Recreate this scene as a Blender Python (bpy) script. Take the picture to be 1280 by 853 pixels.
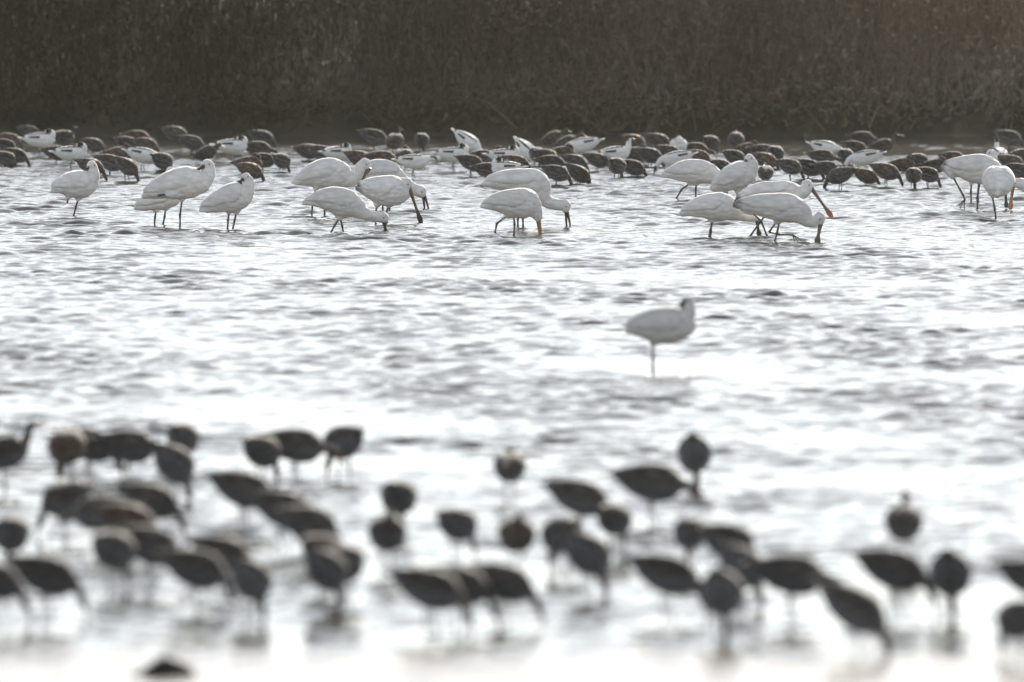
import bpy, math, random
import numpy as np
from mathutils import Vector, noise as mnoise

R = math.radians
random.seed(7)
rng = np.random.default_rng(7)
scene = bpy.context.scene
for o in list(bpy.data.objects):
    bpy.data.objects.remove(o, do_unlink=True)
COL = scene.collection

# ------------------------------------------------------------------ camera
CAM_H = 3.63                      # a low sea wall / hide beside the lagoon
FPX = 600.0 / 36.0 * 1280.0       # focal length in photo pixels (600 mm lens)
PITCH = math.atan(800.0 / FPX)
cd = bpy.data.cameras.new('camera')
cam = bpy.data.objects.new('camera', cd)
COL.objects.link(cam)
cam.location = (0, 0, CAM_H)
cam.rotation_euler = (math.pi / 2 - PITCH, 0, 0)
cd.sensor_width = 36.0
cd.lens = 600.0
cd.clip_start = 0.5
cd.clip_end = 6000.0
cd.dof.use_dof = True
cd.dof.focus_distance = 119.5
cd.dof.aperture_fstop = 4.5
scene.camera = cam

# ------------------------------------------------------------------ sky and sun
SUN_EL, SUN_AZ = R(25), R(14)      # azimuth: clockwise from +Y, seen from above
world = bpy.data.worlds.new('World')
scene.world = world
world.use_nodes = True
wn = world.node_tree
sky = wn.nodes.new('ShaderNodeTexSky')
sky.sky_type = 'NISHITA'
sky.sun_disc = False
sky.sun_elevation = SUN_EL
sky.sun_rotation = SUN_AZ
sky.air_density = 1.0
sky.dust_density = 0.15
sky.ozone_density = 1.0
bg = wn.nodes['Background']
hs = wn.nodes.new('ShaderNodeHueSaturation')      # thin high cloud: a milky, almost neutral sky
hs.inputs['Saturation'].default_value = 0.32
wn.links.new(sky.outputs[0], hs.inputs['Color'])
wn.links.new(hs.outputs[0], bg.inputs[0])
bg.inputs[1].default_value = 0.095
sd = bpy.data.lights.new('sun', 'SUN')
sun = bpy.data.objects.new('sun', sd)
COL.objects.link(sun)
sd.energy = 5.0
sd.angle = R(0.6)
sd.color = (1.0, 0.91, 0.79)
to_sun = Vector((math.sin(SUN_AZ) * math.cos(SUN_EL), math.cos(SUN_AZ) * math.cos(SUN_EL), math.sin(SUN_EL)))
sun.rotation_euler = to_sun.to_track_quat('Z', 'Y').to_euler()
sun.location = (20, 60, 40)

vs = scene.view_settings
vs.view_transform = 'Standard'
vs.look = 'None'
vs.exposure = 1.14
vs.gamma = 1.0
vs.use_curve_mapping = False
scene.cycles.use_denoising = True
scene.cycles.max_bounces = 8
scene.cycles.volume_bounces = 0
scene.cycles.sample_clamp_indirect = 8.0
scene.cycles.sample_clamp_direct = 30.0


# ------------------------------------------------------------------ helpers
def at(u, v, z=0.0):
    """World point seen at photo pixel (u, v) that lies at height z."""
    dx, dy, dz = (u - 640.0) / FPX, -(v - 426.5) / FPX, -1.0
    cp, sp = math.cos(PITCH), math.sin(PITCH)
    wx, wy, wz = dx, cp + dy * sp, dy * cp - sp
    t = (z - CAM_H) / wz
    return Vector((wx * t, wy * t, z))


def px_per_m(p):
    cp, sp = math.cos(PITCH), math.sin(PITCH)
    return FPX / (p.y * cp + (CAM_H - p.z) * sp)


def tag(o, label=None, cat=None, group=None, kind=None):
    if label: o['label'] = label
    if cat: o['category'] = cat
    if group: o['group'] = group
    if kind: o['kind'] = kind
    return o


def new_obj(name, mesh, parent=None, loc=None):
    o = bpy.data.objects.new(name, mesh)
    COL.objects.link(o)
    if parent: o.parent = parent
    if loc is not None: o.location = loc
    return o


def mesh_from(name, V, F, mat=None, smooth=True, colors=None):
    me = bpy.data.meshes.new(name)
    me.from_pydata([tuple(map(float, v)) for v in V], [], F)
    if smooth:
        me.polygons.foreach_set('use_smooth', [True] * len(me.polygons))
    if mat: me.materials.append(mat)
    if colors is not None: set_colors(me, colors)
    me.update()
    return me


def set_colors(me, C):
    C = np.asarray(C, dtype=np.float32)
    if C.ndim == 1: C = np.tile(C, (len(me.vertices), 1))
    if C.shape[1] == 3: C = np.hstack([C, np.ones((len(C), 1), np.float32)])
    a = me.color_attributes.get('Col') or me.color_attributes.new('Col', 'FLOAT_COLOR', 'POINT')
    a.data.foreach_set('color', C.ravel())


def coords(me):
    a = np.empty(len(me.vertices) * 3, np.float32)
    me.vertices.foreach_get('co', a)
    return a.reshape(-1, 3)


# ------------------------------------------------------------------ materials
def mat_new(name):
    m = bpy.data.materials.new(name)
    m.use_nodes = True
    nt = m.node_tree
    return m, nt, nt.nodes['Principled BSDF']


def N(nt, t, **kw):
    n = nt.nodes.new(t)
    for k, v in kw.items(): setattr(n, k, v)
    return n


def mat_feather(name, mottle=0.25, scale=70.0, sheen=0.25, rough=0.8, bump=0.25, rand=0.15):
    m, nt, b = mat_new(name)
    at_ = N(nt, 'ShaderNodeAttribute', attribute_name='Col')
    tc = N(nt, 'ShaderNodeTexCoord')
    mp = N(nt, 'ShaderNodeMapping')
    mp.inputs['Scale'].default_value = (0.45, 1.0, 1.3)
    nt.links.new(tc.outputs['Object'], mp.inputs[0])
    nz = N(nt, 'ShaderNodeTexNoise')
    nz.inputs['Scale'].default_value = scale
    nz.inputs['Detail'].default_value = 4
    nt.links.new(mp.outputs[0], nz.inputs['Vector'])
    vo = N(nt, 'ShaderNodeTexVoronoi')
    vo.inputs['Scale'].default_value = scale * 0.8
    nt.links.new(mp.outputs[0], vo.inputs['Vector'])
    add = N(nt, 'ShaderNodeMath', operation='ADD')
    nt.links.new(nz.outputs['Fac'], add.inputs[0])
    nt.links.new(vo.outputs['Distance'], add.inputs[1])
    mr = N(nt, 'ShaderNodeMapRange')
    mr.inputs[1].default_value = 0.5
    mr.inputs[2].default_value = 1.4
    mr.inputs[3].default_value = 1.0 + mottle * 0.6
    mr.inputs[4].default_value = 1.0 - mottle
    nt.links.new(add.outputs[0], mr.inputs[0])
    oi = N(nt, 'ShaderNodeObjectInfo')
    mr2 = N(nt, 'ShaderNodeMapRange')
    mr2.inputs[3].default_value = 1.0 - rand
    mr2.inputs[4].default_value = 1.0 + rand
    nt.links.new(oi.outputs['Random'], mr2.inputs[0])
    mul = N(nt, 'ShaderNodeMath', operation='MULTIPLY')
    nt.links.new(mr.outputs[0], mul.inputs[0])
    nt.links.new(mr2.outputs[0], mul.inputs[1])
    vm = N(nt, 'ShaderNodeVectorMath', operation='SCALE')
    nt.links.new(at_.outputs['Color'], vm.inputs[0])
    nt.links.new(mul.outputs[0], vm.inputs['Scale'])
    nt.links.new(vm.outputs[0], b.inputs['Base Color'])
    b.inputs['Roughness'].default_value = rough
    b.inputs['Specular IOR Level'].default_value = 0.2
    b.inputs['Sheen Weight'].default_value = sheen
    b.inputs['Sheen Roughness'].default_value = 0.4
    bp = N(nt, 'ShaderNodeBump')
    bp.inputs['Strength'].default_value = bump
    bp.inputs['Distance'].default_value = 0.004
    nt.links.new(add.outputs[0], bp.inputs['Height'])
    nt.links.new(bp.outputs[0], b.inputs['Normal'])
    return m


def mat_horn(name, rough=0.45):
    m, nt, b = mat_new(name)
    at_ = N(nt, 'ShaderNodeAttribute', attribute_name='Col')
    tc = N(nt, 'ShaderNodeTexCoord')
    nz = N(nt, 'ShaderNodeTexNoise')
    nz.inputs['Scale'].default_value = 120
    nt.links.new(tc.outputs['Object'], nz.inputs['Vector'])
    mr = N(nt, 'ShaderNodeMapRange')
    mr.inputs[3].default_value = 0.7
    mr.inputs[4].default_value = 1.3
    nt.links.new(nz.outputs['Fac'], mr.inputs[0])
    vm = N(nt, 'ShaderNodeVectorMath', operation='SCALE')
    nt.links.new(at_.outputs['Color'], vm.inputs[0])
    nt.links.new(mr.outputs[0], vm.inputs['Scale'])
    nt.links.new(vm.outputs[0], b.inputs['Base Color'])
    b.inputs['Roughness'].default_value = rough
    b.inputs['Subsurface Weight'].default_value = 0.0
    return m


M_WHITE = mat_feather('white_plumage', 0.18, 36, 0.25, 0.85, 0.8, 0.05)
M_BROWN = mat_feather('brown_plumage', 0.75, 62, 0.30, 0.8, 0.8, 0.28)
M_PIED = mat_feather('pied_plumage', 0.10, 80, 0.25, 0.85, 0.25, 0.05)
M_HORN = mat_horn('horn')


def mat_water():
    m, nt, b = mat_new('rippled_water')
    b.inputs['Base Color'].default_value = (0.060, 0.058, 0.050, 1)
    b.inputs['Roughness'].default_value = 0.09
    b.inputs['IOR'].default_value = 1.333
    tc = N(nt, 'ShaderNodeTexCoord')
    nz = N(nt, 'ShaderNodeTexNoise')
    nz.inputs['Scale'].default_value = 9.0
    nz.inputs['Detail'].default_value = 3
    nt.links.new(tc.outputs['Object'], nz.inputs['Vector'])
    bp = N(nt, 'ShaderNodeBump')
    bp.inputs['Strength'].default_value = 0.30
    bp.inputs['Distance'].default_value = 0.02
    nt.links.new(nz.outputs['Fac'], bp.inputs['Height'])
    nt.links.new(bp.outputs[0], b.inputs['Normal'])
    return m


def mat_ground(name, c1, c2, scale, rough, bump=0.4, spec=0.3):
    m, nt, b = mat_new(name)
    tc = N(nt, 'ShaderNodeTexCoord')
    nz = N(nt, 'ShaderNodeTexNoise')
    nz.inputs['Scale'].default_value = scale
    nz.inputs['Detail'].default_value = 6
    nt.links.new(tc.outputs['Object'], nz.inputs['Vector'])
    cr = N(nt, 'ShaderNodeValToRGB')
    cr.color_ramp.elements[0].position = 0.35
    cr.color_ramp.elements[0].color = (*c1, 1)
    cr.color_ramp.elements[1].position = 0.68
    cr.color_ramp.elements[1].color = (*c2, 1)
    nt.links.new(nz.outputs['Fac'], cr.inputs[0])
    nt.links.new(cr.outputs[0], b.inputs['Base Color'])
    b.inputs['Roughness'].default_value = rough
    b.inputs['Specular IOR Level'].default_value = spec
    bp = N(nt, 'ShaderNodeBump')
    bp.inputs['Strength'].default_value = bump
    bp.inputs['Distance'].default_value = 0.02
    nt.links.new(nz.outputs['Fac'], bp.inputs['Height'])
    nt.links.new(bp.outputs[0], b.inputs['Normal'])
    return m


M_WATER = mat_water()
M_MUD = mat_ground('wet_mud', (0.10, 0.075, 0.06), (0.17, 0.13, 0.105), 3.0, 0.22, 0.25, 0.5)
M_BANK = mat_ground('grassy_bank', (0.018, 0.020, 0.010), (0.040, 0.036, 0.020), 1.5, 0.9)
M_CLOD = mat_ground('dark_mud', (0.012, 0.010, 0.008), (0.028, 0.022, 0.017), 25.0, 0.95, 0.8, 0.03)


# ------------------------------------------------------------------ the setting
def extruded(name, profile, xs, mat, wob=0.0):
    V, F = [], []
    n = len(xs)
    for (y, z) in profile:
        for x in xs:
            d = wob * mnoise.noise((x * 0.5, y * 0.5, 3.1))
            V.append((x, y, z + d))
    for j in range(len(profile) - 1):
        for i in range(n - 1):
            a = j * n + i
            F.append((a, a + 1, a + n + 1, a + n))
    return new_obj(name, mesh_from(name, V, F, mat))


SHORE = 142.6
# far bank, rising out of the water and running back to the horizon
xs = [-1500, -400, -120, -60] + list(np.arange(-30, 30.1, 0.5)) + [60, 120, 400, 1500]
prof = [(SHORE - 3, -0.25), (SHORE - 0.5, -0.04), (SHORE, 0.03), (SHORE + .3, 0.16), (SHORE + .7, 0.30),
        (SHORE + 1.2, 0.42), (SHORE + 2.2, 0.58), (SHORE + 3, 0.66), (SHORE + 4, 0.76), (SHORE + 5, 0.88), (SHORE + 7, 1.2),
        (SHORE + 10, 1.25), (SHORE + 60, 0.8), (600, 0.6), (3000, 0.5)]
tag(extruded('far_bank', prof, xs, M_BANK, 0.05), kind='structure')
# near shore, under and behind the camera
prof = [(-3000, 1.5), (-40, 1.6), (-4, 1.9), (4, 1.9), (9, 0.9), (16, 0.25), (30, 0.10), (50, 0.05), (58, 0.03)]
tag(extruded('near_shore', prof, [-1500, -200, -40] + list(np.arange(-20, 21, 4)) + [40, 200, 1500], M_BANK, 0.0), kind='structure')

# wave field: a sum of short wind ripples
NW = 72
lam = np.exp(rng.uniform(math.log(0.10), math.log(0.50), NW))
ang = rng.normal(math.pi / 2 + 0.2, 0.65, NW)
kk = 2 * np.pi / lam
kx, ky = kk * np.cos(ang), kk * np.sin(ang)
ph = rng.uniform(0, 2 * np.pi, NW) + 1.7 * np.arange(NW)
amp = lam ** 0.75
amp *= 0.0054 / math.sqrt(0.5 * (amp ** 2).sum())


def lowf(X, Y, seed, sx, sy):
    r = np.random.default_rng(seed)
    out = np.zeros_like(X)
    for _ in range(7):
        a, b, c = r.normal(0, 1 / sx), r.normal(0, 1 / sy), r.uniform(0, 6.28)
        out += np.sin(a * X * 2 * np.pi + b * Y * 2 * np.pi + c)
    return out / 2.6


def wave_height(X, Y):
    Hh = np.zeros_like(X)
    for i in range(NW):
        Hh += amp[i] * np.sin(kx[i] * X + ky[i] * Y + ph[i])
    Hh = Hh + 9.0 * np.maximum(Hh, 0) ** 2          # sharper crests
    gust = np.clip(1.0 + 0.40 * lowf(X, Y, 5, 4.0, 6.0), 0.4, 1.4)
    calm = 1.0 - 0.80 * np.clip((Y - 135.0) / 6.5, 0, 1) ** 1.3        # lee of the bank
    calm *= 0.45 + 0.55 * np.clip((Y - 64.5) / 8.0, 0, 1)       # very shallow near the mud
    return Hh * gust * calm


def grid_mesh(name, X, Y, Z, mat):
    ny, nx = X.shape
    V = np.stack([X, Y, Z], -1).reshape(-1, 3).astype(np.float32)
    idx = np.arange(nx * ny).reshape(ny, nx)
    Q = np.stack([idx[:-1, :-1], idx[:-1, 1:], idx[1:, 1:], idx[1:, :-1]], -1).reshape(-1, 4)
    me = bpy.data.meshes.new(name)
    me.vertices.add(len(V)); me.vertices.foreach_set('co', V.ravel())
    me.loops.add(Q.size); me.loops.foreach_set('vertex_index', Q.ravel().astype(np.int32))
    me.polygons.add(len(Q))
    me.polygons.foreach_set('loop_start', (np.arange(len(Q)) * 4).astype(np.int32))
    me.polygons.foreach_set('loop_total', np.full(len(Q), 4, np.int32))
    me.polygons.foreach_set('use_smooth', np.ones(len(Q), bool))
    me.materials.append(mat)
    me.update(); me.validate()
    return me


Y0, Y1 = 62.0, SHORE + 0.3
HW0, HW1 = 3.4, 5.6                                    # half widths of the finely rippled sheet at its near and far end
ys = np.concatenate([np.arange(Y0, 82, 0.045), np.arange(82, Y1, 0.03)])
us = np.linspace(-1, 1, 360)
X, Y = np.meshgrid(us, ys)
X = X * (HW0 + (HW1 - HW0) * (Y - Y0) / (Y1 - Y0))
Z = wave_height(X, Y)
HWY = HW0 + (HW1 - HW0) * (Y - Y0) / (Y1 - Y0)
Z *= np.clip((Y - Y0) / 0.8, 0, 1)
tag(new_obj('water', grid_mesh('water', X, Y, Z, M_WATER)), kind='structure')
# the rest of the lagoon, to both sides (coarser ripples) and towards the near shore
ye = float(ys[-1])
hwe = HW0 + (HW1 - HW0) * (ye - Y0) / (Y1 - Y0)
for sgn in (-1, 1):
    ysd = np.linspace(Y0, ye, 1000)
    hw = HW0 + (HW1 - HW0) * (ysd - Y0) / (Y1 - Y0) - .06     # tucked just under the edge of the fine sheet
    t = np.linspace(0, 1, 100)
    Xs = sgn * (hw[:, None] + t[None, :] * (12 - hw[:, None]))
    if sgn < 0: Xs = Xs[:, ::-1]
    Ys = np.repeat(ysd[:, None], 100, 1)
    Zs = wave_height(Xs, Ys) * np.clip((12 - np.abs(Xs)) / 3.0, 0, 1) * np.clip((Ys - Y0) / .8, 0, 1) - .003 * np.clip(1 - (np.abs(Xs) - hw[:, None]) / .3, 0, 1)
    tag(new_obj('side_water', grid_mesh('side_water', Xs, Ys, Zs, M_WATER)), kind='structure')
V = [(-1500, 20, 0), (1500, 20, 0), (1500, Y0, 0), (12, Y0, 0), (HW0, Y0, 0), (-HW0, Y0, 0), (-12, Y0, 0), (-1500, Y0, 0),
     (-1500, ye, 0), (-12, ye, 0), (12, ye, 0), (1500, ye, 0)]
F = [(0, 1, 2, 3, 4, 5, 6, 7), (7, 6, 9, 8), (3, 2, 11, 10)]
tag(new_obj('wide_water', mesh_from('wide_water', V, F, M_WATER, False)), kind='structure')

# wet mud that just breaks the surface at the near edge
mx = np.arange(-6, 6.01, 0.06)
my = np.arange(57.5, 67.3, 0.06)
X, Y = np.meshgrid(mx, my)
edge = 65.1 + 0.25 * lowf(X, Y * 0, 11, 2.5, 1.0) + 0.05 * lowf(X, Y, 12, 0.6, 0.6)
Z = np.clip((edge - Y) * 0.010, -0.05, 0.022) + 0.0045 * lowf(X, Y, 13, 0.35, 0.7) + 0.0015 * lowf(X, Y, 14, 0.2, 0.3)
tag(new_obj('mudflat', grid_mesh('mudflat', X, Y, Z, M_MUD)), kind='structure')


def bank_z(y):
    py = [SHORE, SHORE + .3, SHORE + .7, SHORE + 1.2, SHORE + 2.2, SHORE + 3, SHORE + 4, SHORE + 7, SHORE + 10]
    pz = [0.03, 0.16, 0.30, 0.42, 0.58, 0.66, 0.76, 1.2, 1.25]
    return np.interp(y, py, pz)


def thicket():
    """Tangled waterside scrub: leaning stems, twigs and leaves, seen as one dark mass."""
    r = np.random.default_rng(21)
    NC = 1100
    cx = r.uniform(-16, 16, NC); cy = SHORE + 0.1 + 6.8 * r.random(NC) ** 1.25
    ch = r.uniform(1.15, 1.75, NC) + 0.04 * (cy - SHORE); cr = r.uniform(0.25, 0.6, NC)
    pal = np.array([(0.042, 0.031, 0.018), (0.032, 0.034, 0.015), (0.060, 0.043, 0.026), (0.027, 0.029, 0.013), (0.080, 0.060, 0.034)])
    ccol = 0.75 * pal[r.choice(5, NC, p=[.32, .28, .2, .14, .06])]
    # scrub painted paler and strawier towards the right, standing in for veiling glare
    glare = np.clip((cx + 2.5 + r.normal(0, 1.0, NC)) / 7.0, 0, 1)[:, None]
    ccol = ccol * (1 - glare) + np.array((0.20, 0.160, 0.110)) * glare * r.uniform(.85, 1.1, (NC, 1))
    Vs, Cs = [], []

    def ribbons(base, tip, w, c, bend):
        n = len(base)
        mid = (base + tip) / 2 + bend
        side = np.cross(tip - base, r.normal(0, 1, (n, 3)))
        side /= np.linalg.norm(side, axis=1, keepdims=True) + 1e-9
        s = side * w[:, None]
        q = np.stack([base - s, base + s, mid + s * .8, mid - s * .8, tip], 1)
        Vs.append(q); Cs.append(np.repeat(c[:, None, :], 5, 1))
    n = 45000
    k = r.integers(0, NC, n)
    bx_ = cx[k] + r.normal(0, 1, n) * cr[k] * .6; by = np.maximum(cy[k] + r.normal(0, 1, n) * cr[k] * .6, SHORE - 0.12 * r.random(n) ** 3)
    base = np.stack([bx_, by, bank_z(by) - 0.02], 1)
    hgt = ch[k] * r.uniform(.35, 1.1, n)
    low = np.clip((by - SHORE) / .7, .2, 1)
    tip = base + np.stack([r.normal(0, .22, n) * hgt, r.normal(0, .2, n) * hgt, hgt * low], 1)
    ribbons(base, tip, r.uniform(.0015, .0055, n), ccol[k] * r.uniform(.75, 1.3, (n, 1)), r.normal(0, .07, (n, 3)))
    m = 240000                                             # leaves and twig ends
    k = r.integers(0, NC, m)
    lx = cx[k] + r.normal(0, 1, m) * cr[k]; ly = np.maximum(cy[k] + r.normal(0, 1, m) * cr[k], SHORE + 0.05)
    low = np.clip((ly - SHORE) / .7, .2, 1)
    lz = bank_z(ly) + ch[k] * low * (.04 + r.random(m) ** .65)  # leaves crowded into the unseen crown, added to shade the scrub below
    b = np.stack([lx, ly, lz], 1)
    d = r.normal(0, 1, (m, 3)); d[:, 2] = d[:, 2] * .8 + .5
    d *= (r.uniform(.03, .10, m) / np.linalg.norm(d, axis=1))[:, None]
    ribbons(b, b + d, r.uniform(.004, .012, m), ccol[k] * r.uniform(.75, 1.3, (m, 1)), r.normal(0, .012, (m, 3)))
    Q = np.concatenate(Vs); C = np.concatenate(Cs).reshape(-1, 3)
    nn = len(Q)
    V = Q.reshape(-1, 3).astype(np.float32)
    i0 = np.arange(nn) * 5
    loops = np.stack([i0, i0 + 1, i0 + 2, i0 + 3, i0 + 3, i0 + 2, i0 + 4], 1).ravel().astype(np.int32)
    me = bpy.data.meshes.new('scrub_thicket')
    me.vertices.add(len(V)); me.vertices.foreach_set('co', V.ravel())
    me.loops.add(len(loops)); me.loops.foreach_set('vertex_index', loops)
    me.polygons.add(nn * 2)
    st = np.stack([np.arange(nn) * 7, np.arange(nn) * 7 + 4], 1).ravel().astype(np.int32)
    tot = np.tile([4, 3], nn).astype(np.int32)
    me.polygons.foreach_set('loop_start', st); me.polygons.foreach_set('loop_total', tot)
    me.update(); me.validate()
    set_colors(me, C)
    mm, nt, bs = mat_new('scrub')
    a = N(nt, 'ShaderNodeAttribute', attribute_name='Col')
    nt.links.new(a.outputs['Color'], bs.inputs['Base Color'])
    bs.inputs['Roughness'].default_value = 0.85
    bs.inputs['Specular IOR Level'].default_value = 0.15
    me.materials.append(mm)
    tag(new_obj('scrub_thicket', me), 'dark tangled brown and green scrub along the far bank', 'scrub', kind='stuff')


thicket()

# ------------------------------------------------------------------ haze (backlit morning air)
HAZE_D, HAZE_G = 0.00010, 0.90


def haze():
    x0, x1, y0, y1, z0, z1 = -1600, 1600, -3100, 3100, -1.5, 4.6
    V = [(x, y, z) for z in (z0, z1) for y in (y0, y1) for x in (x0, x1)]
    F = [(0, 2, 3, 1), (4, 5, 7, 6), (0, 1, 5, 4), (2, 6, 7, 3), (0, 4, 6, 2), (1, 3, 7, 5)]
    m = bpy.data.materials.new('haze')
    m.use_nodes = True
    nt = m.node_tree
    nt.nodes.remove(nt.nodes['Principled BSDF'])
    v = nt.nodes.new('ShaderNodeVolumePrincipled')
    v.inputs['Color'].default_value = (0.96, 0.90, 0.80, 1)
    v.inputs['Density'].default_value = HAZE_D
    v.inputs['Anisotropy'].default_value = HAZE_G
    nt.links.new(v.outputs[0], nt.nodes['Material Output'].inputs['Volume'])
    o = new_obj('haze', mesh_from('haze', V, F, m, False))
    tag(o, kind='stuff')


haze()


# ------------------------------------------------------------------ bird building
def spline(S, n):
    """Catmull-Rom through rows of S, n samples per span, returns dense rows."""
    S = np.asarray(S, float)
    P = np.vstack([2 * S[0] - S[1], S, 2 * S[-1] - S[-2]])
    out = []
    for i in range(1, len(P) - 2):
        p0, p1, p2, p3 = P[i - 1], P[i], P[i + 1], P[i + 2]
        for t in np.linspace(0, 1, n, endpoint=False):
            out.append(.5 * ((2 * p1) + (-p0 + p2) * t + (2 * p0 - 5 * p1 + 4 * p2 - p3) * t * t + (-p0 + 3 * p1 - 3 * p2 + p3) * t ** 3))
    out.append(P[-2])
    return np.array(out)


def frames(D, lat):
    P = D[:, :3]
    T = np.gradient(P, axis=0)
    T /= np.linalg.norm(T, axis=1, keepdims=True) + 1e-12
    L = np.tile(np.asarray(lat, float), (len(P), 1))
    L -= (L * T).sum(1, keepdims=True) * T
    L /= np.linalg.norm(L, axis=1, keepdims=True) + 1e-12
    Nn = np.cross(L, T)
    return P, T, L, -Nn if Nn[len(Nn) // 2, 2] < 0 else Nn


def loft(stations, lat, per=5, seg=14):
    """stations: x, y, z, half height, half width. Returns verts, faces of a closed tube."""
    D = spline(stations, per)
    D[:, 3:] = np.maximum(D[:, 3:], 1e-4)
    P, T, L, U = frames(D, lat)
    a = np.linspace(0, 2 * np.pi, seg, endpoint=False)
    ring = P[:, None, :] + U[:, None, :] * (D[:, 3, None, None] * np.sin(a)[None, :, None]) + L[:, None, :] * (D[:, 4, None, None] * np.cos(a)[None, :, None])
    n = len(P)
    e0 = P[0] - T[0] * min(D[0, 3], D[0, 4]) * .8
    e1 = P[-1] + T[-1] * min(D[-1, 3], D[-1, 4]) * .8
    V = np.vstack([ring.reshape(-1, 3), e0, e1])
    F = []
    for i in range(n - 1):
        for j in range(seg):
            k = (j + 1) % seg
            F.append((i * seg + j, i * seg + k, (i + 1) * seg + k, (i + 1) * seg + j))
    for j in range(seg):
        k = (j + 1) % seg
        F.append((n * seg, j, k) if True else None)
        F.append((n * seg + 1, (n - 1) * seg + k, (n - 1) * seg + j))
    return V, F


def remeshed(name, pieces, voxel, smooth_it, mat):
    V, F, off = [], [], 0
    for v, f in pieces:
        V.append(v); F += [tuple(i + off for i in q) for q in f]; off += len(v)
    me = mesh_from(name + '_raw', np.vstack(V), F)
    import bmesh
    bm = bmesh.new(); bm.from_mesh(me); bmesh.ops.recalc_face_normals(bm, faces=bm.faces); bm.to_mesh(me); bm.free()
    o = new_obj('tmp', me)
    md = o.modifiers.new('r', 'REMESH'); md.mode = 'VOXEL'; md.voxel_size = voxel; md.use_smooth_shade = True
    md = o.modifiers.new('s', 'SMOOTH'); md.factor = 0.5; md.iterations = smooth_it
    dg = bpy.context.evaluated_depsgraph_get()
    out = bpy.data.meshes.new_from_object(o.evaluated_get(dg), depsgraph=dg)
    bpy.data.objects.remove(o, do_unlink=True)
    bpy.data.meshes.remove(me)
    out.name = name
    out.materials.clear(); out.materials.append(mat)
    out.polygons.foreach_set('use_smooth', np.ones(len(out.polygons), bool))
    return out


def ruffle(me, amount, freq):
    co = coords(me)
    nn = np.empty(len(me.vertices) * 3, np.float32)
    me.vertices.foreach_get('normal', nn)
    nn = nn.reshape(-1, 3)
    d = np.array([mnoise.noise((p[0] * freq * .6, p[1] * freq, p[2] * freq)) + .5 * mnoise.noise((p[0] * freq * 1.6, p[1] * freq * 2.7, p[2] * freq * 2.7)) for p in co])
    me.vertices.foreach_set('co', (co + nn * (d * amount)[:, None]).ravel().astype(np.float32))
    me.update()


def wing_mesh(name, torso, lat, side, mat, t0, t1, off, colfun, low=-24, top=86, rowamp=0.0006):
    """A folded wing: a raised shell over one flank of the torso, with feather rows and a ragged hind edge."""
    D = spline(torso, 8)
    P, T, L, U = frames(D, lat)
    n = len(P)
    idx = np.linspace(t0 * (n - 1), t1 * (n - 1), 40)
    fi = lambda A: np.stack([np.interp(idx, np.arange(n), A[:, c]) for c in range(A.shape[1])], 1)
    P, L, U, D2 = fi(P), fi(L), fi(U), fi(D)
    V, C, F = [], [], []
    m = 16
    for i in range(40):
        s = i / 39.0
        lo = low + (30 - low) * max(0, (s - .72) / .28) ** 2 + (48 - low) * max(0, (.30 - s) / .30) ** 1.3
        hi = top - 6 * math.sin(s * 3)
        for j in range(m):
            v = j / (m - 1.0)
            a = R(lo + (hi - lo) * v + 2.0 * math.sin(i * 1.9) * (1 - v))
            edge = min(1.0, 5 * v, 6 * (1 - v), 9 * (1 - s) + .05, 8 * s + .25)
            d = off * edge - .006 * (1 - edge) + rowamp * math.sin(s * 46 + v * 9) * edge
            if v == 0 or s == 1: d = -off * 1.2
            d *= 1
            p = P[i] + U[i] * (D2[i, 3] + d) * math.sin(a) + L[i] * side * (D2[i, 4] + d) * math.cos(a)
            V.append(p); C.append(colfun(s, v))
    for i in range(39):
        for j in range(m - 1):
            a = i * m + j
            F.append((a, a + 1, a + m + 1, a + m))
    return mesh_from(name, V, F, mat, True, C)


def tube_mesh(name, pts, radii, mat, color, lat=(0, 1, 0), seg=8, per=4, flat=1.0):
    S = [(*p, r * flat, r) for p, r in zip(pts, radii)]
    V, F = loft(S, lat, per, seg)
    return mesh_from(name, V, F, mat, True, color)


def leg_points(pts):
    """Radii with a knob at the joint(s)."""
    return pts


def jitter(c, s):
    return tuple(max(0, x * (1 + random.uniform(-s, s))) for x in c)


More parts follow.
